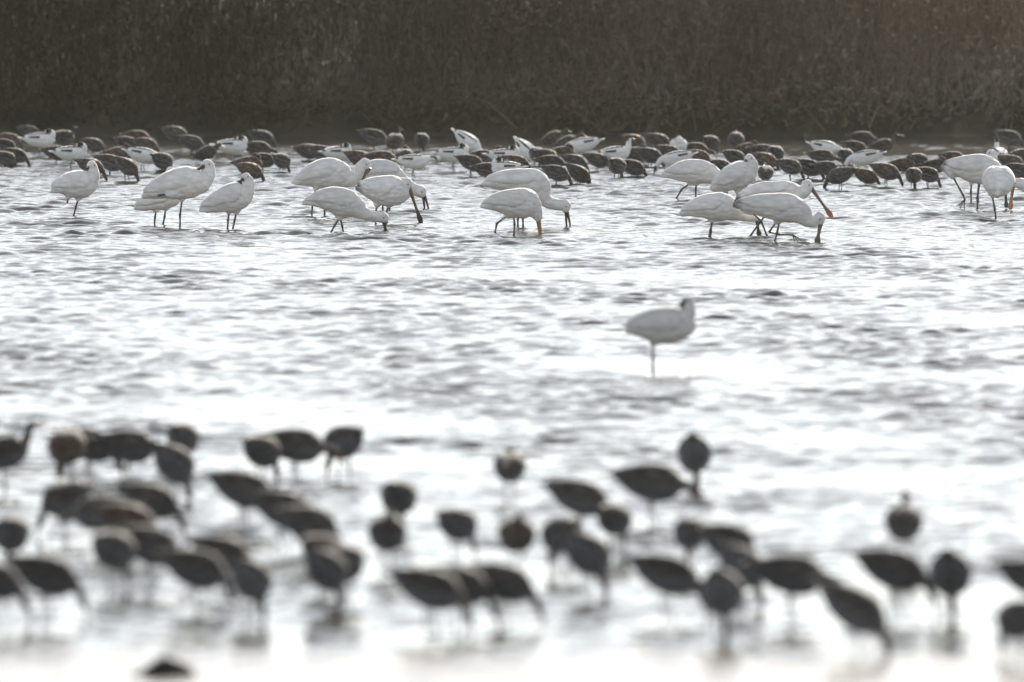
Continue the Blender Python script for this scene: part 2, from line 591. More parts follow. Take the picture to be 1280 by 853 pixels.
# ------------------------------------------------------------------ spoonbills, each from its own pose
def spoonbill(zoom, row, label, torso, neck, head, bill, legs, heading=(1, 0), spoon=True, dark_tip=0.0,
              bill_col=((0.03, 0.028, 0.027), (0.05, 0.04, 0.03)), toes=None, wings=True, white=None, bill_w=1.0, wratio=0.86):
    ox, oy, k = zoom
    legx = sum(l[0][0] for l in legs) / len(legs)
    p0 = at(ox + legx / k, oy + row / k)
    s = px_per_m(p0) * k
    hx, hy = heading
    hl = math.hypot(hx, hy)
    lat = (-hy / hl, hx / hl, 0)

    def c3(q, i=None):
        d = q[i] if i is not None and len(q) > i else 0.0
        x = (q[0] - legx) / s
        return (x, d / s + (x * hy / hx if abs(hx) > 1e-3 else 0.0), (row - q[1]) / s)
    root = bpy.data.objects.new('spoonbill', None)
    COL.objects.link(root)
    root.location = p0
    root.empty_display_size = 0.1
    tag(root, label, 'spoonbill', 'spoonbills wading on the lagoon')
    T = [(*c3(q, 3), q[2] / s, q[2] / s * wratio) for q in torso]
    NK = [(*c3(q, 3), q[2] / s, q[2] / s * .9) for q in neck]
    hc = c3(head, 3); hr = head[2] / s
    # head: an egg pointing along the bill
    b0, b1 = np.array(c3(bill[0][0], 2)), np.array(c3(bill[0][1], 2))
    bd = (b1 - b0) / np.linalg.norm(b1 - b0)
    hcv = np.array(hc)
    hd = b0 - hcv
    hd = hd / (np.linalg.norm(hd) + 1e-9)
    HS = [(*(hcv - hd * hr * .75), hr * .62, hr * .55), (*(hcv - hd * hr * .3), hr * .95, hr * .85), (*(hcv + hd * hr * .25), hr * .9, hr * .8),
          (*(hcv + hd * hr * .8), hr * .55, hr * .5), (*(b0 + bd * .006), hr * .34, hr * .36)]
    hl_lat = np.cross(hd, (0, 0, 1)); hl_lat = hl_lat if np.linalg.norm(hl_lat) > .2 else np.array(lat)
    pieces = [loft(T, lat, 6, 18), loft(NK, lat, 6, 14), loft(HS, hl_lat / np.linalg.norm(hl_lat), 4, 12)]
    th = []
    for lg in legs:                                    # feathered thighs
        a, b = np.array(c3(lg[0], 2)), np.array(c3(lg[1], 2))
        u = (b - a) / np.linalg.norm(b - a)
        th.append(loft([(*(a - u * .07), .045, .04), (*(a - u * .02), .032, .028), (*(a + u * .012), .014, .013)], lat, 4, 10))
    me = remeshed('spoonbill_body', pieces + th, 0.0075, 3, M_WHITE)
    ruffle(me, 0.0040, 42)
    w = white or random.uniform(.68, .77)
    base = np.array((w, w * .985, w * .97))
    co = coords(me)
    C = np.tile(base, (len(co), 1))
    dist = np.linalg.norm(co - b0, axis=1)             # bare dark skin round the base of the bill
    C[dist < hr * .42] = (0.10, 0.085, 0.075)
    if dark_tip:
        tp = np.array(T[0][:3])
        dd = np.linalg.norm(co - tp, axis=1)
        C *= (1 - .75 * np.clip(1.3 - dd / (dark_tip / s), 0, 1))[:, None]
    set_colors(me, C)
    new_obj('body', me, root)
    if wings:
        for sd_ in (-1, 1):
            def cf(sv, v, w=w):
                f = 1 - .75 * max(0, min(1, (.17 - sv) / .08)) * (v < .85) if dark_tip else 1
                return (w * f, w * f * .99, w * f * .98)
            new_obj('wing', wing_mesh('spoonbill_wing', T, lat, sd_, M_WHITE, .03, .80, 0.010, cf), root)
    for bl in bill:
        q0, q1 = np.array(c3(bl[0], 2)), np.array(c3(bl[1], 2))
        ln = np.linalg.norm(q1 - q0); u = (q1 - q0) / ln
        full = max(ln, .05)
        n = 9
        pts = [q0 - u * .015 + u * (ln + .015) * i / (n - 1) for i in range(n)]
        if spoon:
            ww = np.array([.017, .016, .013, .0105, .010, .011, .017, .023, .013]) * bill_w
        else:
            ww = np.linspace(.016, .011, n) * bill_w
        hh = np.linspace(.014, .004, n)
        # width lies in the bird's own crosswise direction, partly turned to show the spoon
        bl_lat = np.cross(u, (0, 0, 1)); bl_lat /= np.linalg.norm(bl_lat) + 1e-9
        x_ = np.cross(bl_lat, u)
        ll = bl_lat * .65 + x_ * .76
        S = [(*p, h, w_) for p, h, w_ in zip(pts, hh, ww)]
        V, F = loft(S, ll, 3, 10)
        tt = np.clip(((V - q0) @ u) / ln, 0, 1)[:, None]
        c0, c1 = np.array(bill_col[0]), np.array(bill_col[1])
        f = np.clip((tt - .55) / .4, 0, 1)
        new_obj('bill', mesh_from('spoonbill_bill', V, F, M_HORN, True, c0 * (1 - f) + c1 * f), root)
    for sgn in (-1, 1):
        e = mesh_from('eye', *loft([(-.004, 0, 0, .002, .002), (0, 0, 0, .0055, .0055), (.004, 0, 0, .002, .002)], (0, 1, 0), 2, 8), M_HORN, True, (.02, .008, .006))
        sl = hl_lat / np.linalg.norm(hl_lat)
        new_obj('eye', e, root, Vector(hcv + hd * hr * .3 + sl * sgn * hr * .80 + np.array((0, 0, hr * .2))))
    for li, lg in enumerate(legs):
        pts = [np.array(c3(q, 2)) for q in lg]
        u = (pts[1] - pts[0]) / np.linalg.norm(pts[1] - pts[0])
        pts[0] = pts[0] - u * .03
        end = pts[-1]
        foot = toes is not None and li == toes[0]
        if not foot and end[2] < .03:
            v = (pts[-1] - pts[-2]); v /= np.linalg.norm(v)
            pts.append(end + v * .10)
        dense, rad = [], []
        for i in range(len(pts) - 1):
            for t in (0, .12, .5, .88):
                dense.append(pts[i] * (1 - t) + pts[i + 1] * t)
                rad.append(.0062 if t == .5 else (.0095 if (i > 0 and t in (0,)) else .0075))
        dense.append(pts[-1]); rad.append(.007)
        lm = tube_mesh('spoonbill_leg', dense, rad, M_HORN, (.045, .042, .040), lat, 8, 2)
        lo = new_obj('leg', lm, root)
        if foot:
            for tq in toes[1]:
                b = np.array(c3(tq, 2)); a = pts[-1]
                m_ = (a + b) / 2 + np.array((.0, 0, .008))
                new_obj('toe', tube_mesh('toe', [a, m_, b], [.0055, .0045, .003], M_HORN, (.05, .047, .045), lat, 6, 3), lo)
    return root


ZA, ZB, ZC = (0, 140, 3.879), (320, 140, 5.017), (540, 140, 4.267)
ZD, ZE, ZF = (800, 150, 4.923), (1020, 150, 4.923), (750, 340, 6.093)
GREY = ((0.03, 0.028, 0.027), (0.05, 0.04, 0.03))
BROWN = ((0.16, 0.10, 0.06), (0.06, 0.045, 0.035))
PINK = ((0.14, 0.10, 0.085), (0.50, 0.17, 0.12))
ORANGE = ((0.30, 0.16, 0.10), (0.42, 0.19, 0.11))

spoonbill(ZA, 505, 'leftmost spoonbill, standing on one leg with its head turned over its back',
          [(252, 388, 9), (285, 366, 36), (335, 353, 60), (390, 352, 70), (435, 352, 54), (462, 350, 28)],
          [(422, 345, 52), (445, 312, 40), (448, 282, 30), (445, 265, 26)], (443, 264, 29), [((432, 269, -14), (408, 292, -18))],
          [[(378, 425), (368, 462), (356, 508)], [(330, 415), (327, 440)]], (1, .35))
spoonbill(ZA, 545, 'spoonbill mostly hidden behind the tallest resting spoonbill on the left',
          [(652, 472, 8), (690, 452, 30), (740, 435, 46), (790, 425, 50), (840, 405, 52), (870, 395, 34)],
          [(840, 390, 44), (842, 340, 30), (832, 300, 23), (826, 288, 20)], (825, 285, 22), [((812, 292), (775, 318))],
          [[(757, 478), (752, 510), (749, 547)], [(803, 472), (798, 510), (790, 547)]], (1, .1))
spoonbill(ZA, 556, 'largest resting spoonbill on the left, black bill base showing on its shoulder',
          [(692, 412, 9), (735, 388, 38), (800, 362, 62), (870, 347, 78), (940, 342, 74), (1000, 345, 46)],
          [(970, 340, 60), (1008, 305, 38), (1015, 270, 28), (1008, 258, 26)], (1004, 257, 30), [((985, 266, -16), (945, 290, -26))],
          [[(882, 428), (873, 500), (873, 558)], [(812, 398, -40), (768, 405, -48)]], (1, .15))
spoonbill(ZA, 570, 'resting spoonbill with hunched head, standing on two legs right of the large one',
          [(968, 480, 9), (1010, 458, 35), (1070, 432, 58), (1130, 415, 72), (1185, 402, 58), (1215, 395, 32)],
          [(1180, 390, 52), (1205, 350, 32), (1198, 322, 25)], (1192, 318, 26), [((1178, 325, -14), (1158, 346, -18))],
          [[(1110, 488), (1106, 525), (1103, 572)], [(1146, 488), (1138, 525), (1128, 572)]], (1, .12))
spoonbill(ZB, 648, 'spoonbill with arched neck pointing its brown bill down at its breast',
          [(230, 447, 9), (280, 428, 38), (350, 398, 72), (430, 385, 96), (510, 390, 92), (575, 400, 60)],
          [(555, 420, 60), (612, 425, 42), (645, 385, 34), (655, 345, 34), (678, 328, 34)], (684, 328, 39), [((703, 362), (655, 450))],
          [[(375, 485), (355, 580), (348, 650)], [(430, 485), (432, 570), (430, 650)]], (1, .1), bill_col=BROWN, bill_w=1.3)
spoonbill(ZB, 612, 'spoonbill behind two others, head low and bill held open above the water',
          [(600, 430, 10), (660, 395, 50), (740, 372, 72), (820, 372, 70), (890, 398, 46), (915, 412, 28)],
          [(870, 400, 50), (940, 450, 40), (990, 485, 36), (1020, 500, 34)], (1030, 500, 42), [((1048, 535), (1062, 640)), ((1060, 532), (1088, 630))],
          [[(790, 440), (795, 520), (795, 615)], [(830, 440), (835, 520), (838, 615)]], (1, .1), spoon=False, bill_w=.55)
spoonbill(ZB, 757, 'nearest spoonbill of the left-centre cluster, neck stretched forward with bill dipped in water',
          [(287, 582, 8), (340, 562, 30), (410, 547, 62), (490, 552, 85), (570, 577, 90), (630, 600, 66), (662, 622, 46)],
          [(630, 610, 58), (705, 650, 37), (755, 660, 34), (790, 662, 33)], (800, 662, 35), [((803, 695), (817, 768))],
          [[(522, 668), (495, 710), (468, 760)], [(528, 668), (540, 712), (548, 758)]], (1, .05), bill_col=GREY, bill_w=1.15)
spoonbill(ZB, 695, 'spoonbill with long dark spoon-tipped bill angled down to the right',
          [(628, 482, 12), (670, 476, 45), (730, 480, 75), (800, 492, 95), (870, 502, 98), (930, 522, 62)],
          [(885, 490, 68), (922, 455, 44), (940, 445, 35)], (946, 452, 38), [((964, 484), (1038, 702))],
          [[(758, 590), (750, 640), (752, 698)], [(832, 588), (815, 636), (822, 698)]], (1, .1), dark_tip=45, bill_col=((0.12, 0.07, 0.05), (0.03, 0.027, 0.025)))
spoonbill(ZC, 655, 'feeding spoonbill with wide-set legs and bill plunged straight down, left of centre',
          [(257, 506, 8), (310, 491, 35), (370, 482, 60), (440, 486, 78), (510, 492, 80), (555, 506, 52)],
          [(535, 510, 56), (560, 548, 34), (567, 572, 22)], (562, 560, 25), [((569, 588), (580, 664))],
          [[(398, 556), (345, 597), (335, 655)], [(436, 556), (440, 600), (438, 658)]], (1, .1), bill_col=ORANGE, bill_w=1.25, spoon=False)
spoonbill(ZC, 612, 'large spoonbill bowing its neck with bill open, behind a smaller feeding one',
          [(267, 388, 9), (330, 372, 42), (400, 366, 58), (480, 368, 66), (550, 385, 76), (608, 420, 48)],
          [(575, 430, 60), (610, 478, 36), (655, 492, 32), (700, 500, 32)], (710, 502, 35), [((714, 535), (718, 620)), ((722, 532), (739, 612))],
          [[(462, 520), (458, 570), (458, 614)], [(485, 520), (485, 570), (486, 612)]], (1, .15), spoon=False, bill_w=.6)
spoonbill(ZD, 488, 'spoonbill striding behind the upright resting one, its head out of sight',
          [(135, 340, 14), (190, 328, 38), (260, 317, 66), (340, 317, 76), (420, 328, 66), (480, 347, 42)],
          [(455, 345, 50), (500, 390, 36), (518, 415, 30)], (522, 420, 32), [((530, 445), (540, 500))],
          [[(305, 392), (255, 430), (218, 492)], [(347, 392), (343, 430), (343, 490)]], (1, .1))
spoonbill(ZD, 500, 'upright resting spoonbill with tucked bill in the right-centre cluster',
          [(440, 422, 22), (500, 392, 55), (570, 355, 80), (640, 335, 84), (690, 335, 50)],
          [(655, 335, 68), (690, 285, 42), (680, 248, 32)], (672, 240, 33), [((652, 256, -18), (622, 284, -30))],
          [[(598, 440), (600, 470), (600, 505)], [(630, 440), (630, 470), (628, 505)]], (1, .3))
spoonbill(ZD, 720, 'plump white spoonbill with close-set legs, its head hidden behind the foreground feeder',
          [(242, 586, 9), (300, 557, 42), (370, 537, 68), (440, 532, 82), (520, 537, 85), (600, 562, 58)],
          [(575, 560, 60), (640, 590, 36), (690, 600, 30)], (700, 600, 32), [((720, 620, 30), (735, 715, 30))],
          [[(448, 620), (433, 680), (425, 720)], [(440, 622), (437, 690), (433, 722)]], (1, .08))
spoonbill(ZD, 722, 'striding spoonbill with long pinkish bill and red spoon tip pointing right',
          [(575, 520, 10), (650, 470, 38), (740, 438, 52), (830, 436, 58), (920, 442, 62), (985, 455, 46)],
          [(955, 455, 56), (1012, 440, 40), (1028, 408, 35)], (1030, 402, 37), [((1058, 424), (1184, 602))],
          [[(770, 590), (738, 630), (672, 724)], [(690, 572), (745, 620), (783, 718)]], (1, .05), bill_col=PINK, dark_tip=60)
spoonbill(ZD, 752, 'front spoonbill of the right-centre cluster, one foot lifted clear of the water',
          [(572, 530, 10), (640, 522, 40), (720, 522, 65), (810, 532, 82), (900, 543, 92), (980, 560, 74), (1035, 590, 44)],
          [(985, 580, 64), (1045, 625, 40), (1082, 622, 36)], (1104, 608, 40), [((1110, 645), (1089, 760))],
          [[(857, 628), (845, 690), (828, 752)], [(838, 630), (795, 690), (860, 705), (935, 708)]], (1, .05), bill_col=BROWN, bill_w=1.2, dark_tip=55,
          toes=(1, [(1002, 754), (975, 752, 12), (952, 748, -14)]))
spoonbill(ZE, 550, 'greyish spoonbill on the right stepping forward with one foot raised',
          [(765, 297, 11), (830, 287, 45), (900, 290, 70), (980, 300, 92), (1060, 302, 84), (1120, 300, 48)],
          [(1085, 310, 60), (1140, 365, 36), (1155, 400, 30)], (1160, 405, 32), [((1165, 430, 20), (1172, 540, 20))],
          [[(1008, 385), (992, 480), (993, 553)], [(842, 350), (905, 463), (917, 492)]], (1, -.1), bill_col=GREY,
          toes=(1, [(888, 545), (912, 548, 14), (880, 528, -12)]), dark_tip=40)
spoonbill(ZE, 502, 'spoonbill almost wholly hidden behind the greyish one, only its crown and a leg showing',
          [(850, 300, 14), (900, 290, 50), (970, 292, 68), (1040, 290, 66), (1085, 290, 44)],
          [(1060, 280, 52), (1086, 240, 34), (1080, 212, 27)], (1073, 206, 27), [((1056, 214), (1010, 245))],
          [[(957, 385), (953, 440), (955, 505)], [(1000, 385), (998, 440), (998, 505)]], (1, .1))
spoonbill(ZE, 610, 'round-looking spoonbill seen from behind on one thin leg near the right edge',
          [(1112, 456, 20, -125), (1116, 428, 58, -95), (1121, 386, 90, -35), (1123, 378, 94, 30), (1123, 376, 64, 95)],
          [(1125, 370, 60, 90), (1130, 340, 34, 130), (1130, 350, 28, 155)], (1130, 355, 30, 165), [((1130, 375, 185), (1132, 450, 215))],
          [[(1085, 470), (1100, 548), (1108, 613)], [(1118, 462, 10), (1120, 470, 30)]], (0, 1), wratio=1.0)
spoonbill(ZE, 560, 'spoonbill cut off by the right edge, orange bill reaching down to the water',
          [(1590, 440, 12), (1530, 425, 45), (1450, 410, 75), (1380, 405, 88), (1320, 412, 70), (1290, 425, 40)],
          [(1330, 415, 58), (1280, 400, 40), (1248, 388, 34)], (1236, 390, 34), [((1212, 410), (1195, 552))],
          [[(1390, 480), (1385, 520), (1388, 562)], [(1420, 480), (1422, 520), (1420, 562)]], (-1, .05), bill_col=ORANGE, bill_w=1.1)
spoonbill(ZF, 748, 'lone spoonbill resting on one leg in the open water between the flocks',
          [(195, 452, 18), (255, 425, 66), (350, 408, 115), (450, 408, 142), (560, 408, 138), (650, 410, 104), (708, 410, 52)],
          [(600, 385, 105), (660, 318, 72), (676, 255, 52), (672, 200, 34)], (668, 225, 48), [((640, 226, -30), (612, 262, -45))],
          [[(405, 545), (402, 655), (405, 750)], [(440, 535, 20), (442, 545, 20)]], (1, .15), white=.57)


# ------------------------------------------------------------------ small waders and avocets: one mesh set per pose, copied
def pitch_pts(rows, deg, c=(0.0, 0.165)):
    a = R(deg); ca, sa = math.cos(a), math.sin(a)
    out = []
    for q in rows:
        x, z = q[0] - c[0], q[1] - c[1]
        out.append((c[0] + x * ca - z * sa, c[1] + x * sa + z * ca, *q[2:]))
    return out


TORSO = [(-.150, .186, .006), (-.125, .182, .019), (-.090, .176, .041), (-.045, .168, .061), (.008, .162, .070), (.054, .159, .064), (.088, .158, .045), (.104, .158, .026)]
# pose: body pitch, neck rows (x, z, r), head (x, z, r), bill end (x, z), side shift of head
WADER_POSES = {
    'feed': (-12, [(.075, .140, .036), (.106, .116, .020), (.120, .090, .0155), (.127, .072, .014)], (.132, .064, .0185), (.157, -.045), 0),
    'steep': (-25, [(.065, .118, .036), (.092, .084, .020), (.104, .054, .0155), (.109, .038, .014)], (.113, .031, .0185), (.130, -.070), 0),
    'low': (-3, [(.075, .158, .036), (.114, .152, .020), (.136, .144, .016), (.148, .138, .015)], (.155, .136, .0185), (.222, .050), 0),
    'up': (15, [(.070, .188, .038), (.104, .218, .021), (.116, .250, .016), (.120, .268, .015)], (.127, .276, .0185), (.230, .258), 0),
    'rest': (4, [(.055, .185, .045), (.078, .215, .030), (.068, .236, .021)], (.058, .242, .0195), (-.025, .230), .012),
    'preen': (2, [(.072, .180, .038), (.114, .212, .021), (.130, .245, .0165), (.145, .252, .015)], (.154, .243, .0185), (.125, .160), .03),
    'slant': (28, [(.06, .195, .042), (.102, .222, .025), (.124, .240, .018)], (.134, .247, .0185), (.195, .217), 0),
}
AVO_POSES = {
    'feed': (-8, [(.07, .160, .045), (.125, .150, .027), (.155, .115, .019), (.165, .085, .017)], (.170, .072, .020), (.225, -.02), 0),
    'low': (2, [(.07, .170, .045), (.125, .185, .026), (.155, .190, .019)], (.168, .190, .020), (.235, .140), 0),
    'up': (8, [(.07, .175, .046), (.108, .215, .026), (.112, .262, .019), (.115, .282, .017)], (.121, .290, .020), (.195, .282), 0),
    'rest': (2, [(.06, .175, .050), (.092, .205, .034), (.078, .230, .024)], (.064, .236, .021), (-.015, .226), -.012),
    'steep': (-28, [(.06, .135, .045), (.098, .085, .026), (.115, .042, .019), (.120, .012, .017)], (.124, .000, .020), (.150, -.08), 0),
}
PROTO = {}


def small_bird(kind, pose, style):
    key = (kind, pose, style)
    if key in PROTO: return PROTO[key]
    pit, neck, head, be, side = (WADER_POSES if kind == 'wader' else AVO_POSES)[pose]
    lat = (0, 1, 0)
    sc = 1.0 if kind == 'wader' else 1.04
    tor = pitch_pts(TORSO, pit)
    T = [(q[0] * sc, 0, q[1], q[2] * (1 if kind == 'wader' else .88), q[2] * (1.06 if kind == 'wader' else .96)) for q in tor]
    nn = len(neck)
    NK = [(q[0], side * i / nn, q[1], q[2], q[2] * .95) for i, q in enumerate(neck)]
    hc = np.array((head[0], side, head[1])); hr = head[2]
    b1 = np.array((be[0], side * 1.4, be[1]))
    u = b1 - hc; ln = np.linalg.norm(u); u /= ln
    HS = [(*(hc - u * hr * .9), hr * .5, hr * .45), (*(hc - u * hr * .3), hr * .98, hr * .85), (*(hc + u * hr * .5), hr * .75, hr * .65), (*(hc + u * hr * 1.35), hr * .26, hr * .26)]
    tip = np.array(T[0][:3]); d = np.array(T[0][:3]) - np.array(T[2][:3]); d /= np.linalg.norm(d)
    tail = loft([(*(tip - d * .05), .016, .026), (*(tip + d * .0), .007, .022), (*(tip + d * .022), .0045, .018)], lat, 4, 10)
    pieces = [loft(T, lat, 5, 16), loft(NK, lat, 5, 12), loft(HS, lat, 4, 10), tail]
    legspec = []
    for sy in (-1, 1):
        hx_ = .012 + sy * .006 + (.012 if pose in ('up', 'slant') else 0)
        hip = np.array((hx_, sy * .022, .135)); knee = np.array((hx_ - .018, sy * .022, .078)); foot = np.array((hx_ + .004 + sy * .012, sy * .023, -.055))
        legspec.append((hip, knee, foot))
        pieces.append(loft([(*(hip + (0, 0, .012)), .026, .02), (*hip, .018, .015), (*(hip * .55 + knee * .45), .008, .007)], lat, 3, 8))
    me = remeshed(kind + '_body', pieces, .0045, 3, M_BROWN if kind == 'wader' else M_PIED)
    ruffle(me, .0026, 62)
    co = coords(me)
    if kind == 'wader':
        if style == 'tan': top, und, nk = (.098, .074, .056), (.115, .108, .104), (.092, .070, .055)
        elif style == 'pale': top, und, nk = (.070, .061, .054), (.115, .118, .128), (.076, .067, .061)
        elif style == 'rufous': top, und, nk = (.078, .050, .034), (.080, .072, .066), (.070, .048, .036)
        else: top, und, nk = (.046, .039, .034), (.100, .108, .125), (.056, .048, .044)
        # colour by the bird's own anatomy: dark above, paler below, brown neck
        Tm = np.array([(q[0], q[2], q[3]) for q in T])
        zmid = np.interp(co[:, 0], Tm[:, 0], Tm[:, 1])
        f = np.clip((co[:, 2] - zmid) / .025 * .5 + .5, 0, 1)[:, None]
        C = np.array(und) * (1 - f) + np.array(top) * f
        nd = np.min([np.linalg.norm(co - np.array(q[:3]), axis=1) - q[3] for q in NK[1:]] + [np.linalg.norm(co - hc, axis=1) - hr], axis=0)
        g = np.clip(1 - nd / .02, 0, 1)[:, None]
        C = C * (1 - g) + np.array(nk) * g
        td = np.linalg.norm(co - (tip + d * .01), axis=1)
        C[td < .03] = (.03, .026, .024)
    else:
        C = np.tile(np.array((.74, .74, .73)), (len(co), 1))
        dorsal = np.array((-u[2], 0, u[0])) if pose != 'rest' else np.array((.6, 0, .8))
        if dorsal[2] < 0: dorsal = -dorsal
        hd_ = np.linalg.norm(co - hc, axis=1)
        C[(hd_ < hr * 1.5) & (((co - hc) @ dorsal) > hr * -.1)] = (.02, .02, .022)
        for i in range(1, len(NK)):                     # black hind neck
            q = np.array(NK[i][:3]); p = np.array(NK[i - 1][:3])
            ax = (q - p) / np.linalg.norm(q - p)
            dn = np.array((-ax[2], 0, ax[0]))
            if dn[0] > 0 and pose in ('up',): dn = -dn
            nd = np.linalg.norm(co - q, axis=1)
            if i > len(NK) // 2: C[(nd < NK[i][3] * 1.5) & (((co - q) @ dn) > NK[i][3] * .35)] = (.02, .02, .022)
    set_colors(me, C)
    parts = [('body', me, None)]
    for sy in (-1, 1):
        if kind == 'wader':
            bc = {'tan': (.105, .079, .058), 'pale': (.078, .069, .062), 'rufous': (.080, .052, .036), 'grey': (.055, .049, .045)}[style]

            def cf(s, v, bc=bc):
                k = 1.0 + .45 * math.sin(s * 52) * math.sin(v * 24) - .35 * (s < .2)
                return tuple(x * k for x in bc)
        else:
            def cf(s, v):
                bar = (s < .20) or (.66 < v < .84 and .30 < s < .95) or (.22 < v < .42 and .34 < s < .62)
                return (.02, .02, .022) if bar else (.74, .74, .73)
        parts.append(('wing', wing_mesh(kind + '_wing', T, lat, sy, M_BROWN if kind == 'wader' else M_PIED, .0, .84, .0055, cf, low=-8, rowamp=.0014), None))
    # bill: long, straight (wader) or fine and upturned (avocet)
    q0 = hc + u * hr * .9
    pts, rad = [], []
    for i in range(7):
        t = i / 6.0
        p = q0 + (b1 - q0) * t
        if kind == 'avocet': p = p + np.array((-u[2], 0, u[0])) * (.022 * (t * t - t))
        pts.append(p); rad.append((.0052 if kind == 'wader' else .0042) * (1 - .65 * t))
    if kind == 'wader':
        f = np.array([0.] * 3)
        V, F = loft([(*p, r_, r_) for p, r_ in zip(pts, rad)], lat, 3, 8)
        tt = np.clip((V - q0) @ u / ln, 0, 1)[:, None]
        bm_ = mesh_from('wader_bill', V, F, M_HORN, True, np.array((.20, .10, .07)) * (1 - tt) + np.array((.03, .025, .022)) * tt)
    else:
        bm_ = tube_mesh('avocet_bill', pts, rad, M_HORN, (.018, .018, .018), lat, 8, 3)
    parts.append(('bill', bm_, None))
    for hip, knee, foot in legspec:
        lm = tube_mesh(kind + '_leg', [hip, hip * .3 + knee * .7, knee, knee * .8 + foot * .2, foot], [.0042, .0034, .0052, .0032, .0034], M_HORN,
                       (.05, .045, .04) if kind == 'wader' else (.16, .19, .22), lat, 7, 3)
        parts.append(('leg', lm, None))
    for sy in (-1, 1):
        ln_ = mesh_from('eye', *loft([(-.002, 0, 0, .0012, .0012), (0, 0, 0, .0032, .0032), (.002, 0, 0, .0012, .0012)], (0, 1, 0), 2, 6), M_HORN, True, (.012, .009, .008))
        parts.append(('eye', ln_, tuple(hc + u * hr * .25 + np.array((0, sy * hr * .80, hr * .18)))))
    PROTO[key] = parts
    return parts


def place_bird(kind, u, v, yaw, pose, label, group, zc=.165, style='grey', size=1.0, sink=0.0):
    """Body centre is seen at pixel (u, v); zc is its height above the water."""
    p = at(u, v, zc * size - sink)
    root = bpy.data.objects.new(kind, None)
    COL.objects.link(root)
    root.location = (p.x, p.y, -sink)
    root.rotation_euler = (0, 0, R(yaw))
    root.scale = (size, size, size)
    root.empty_display_size = .05
    tag(root, label, kind, group)
    for name, me, loc in small_bird(kind, pose, style):
        new_obj(name, me, root, loc)
    return root


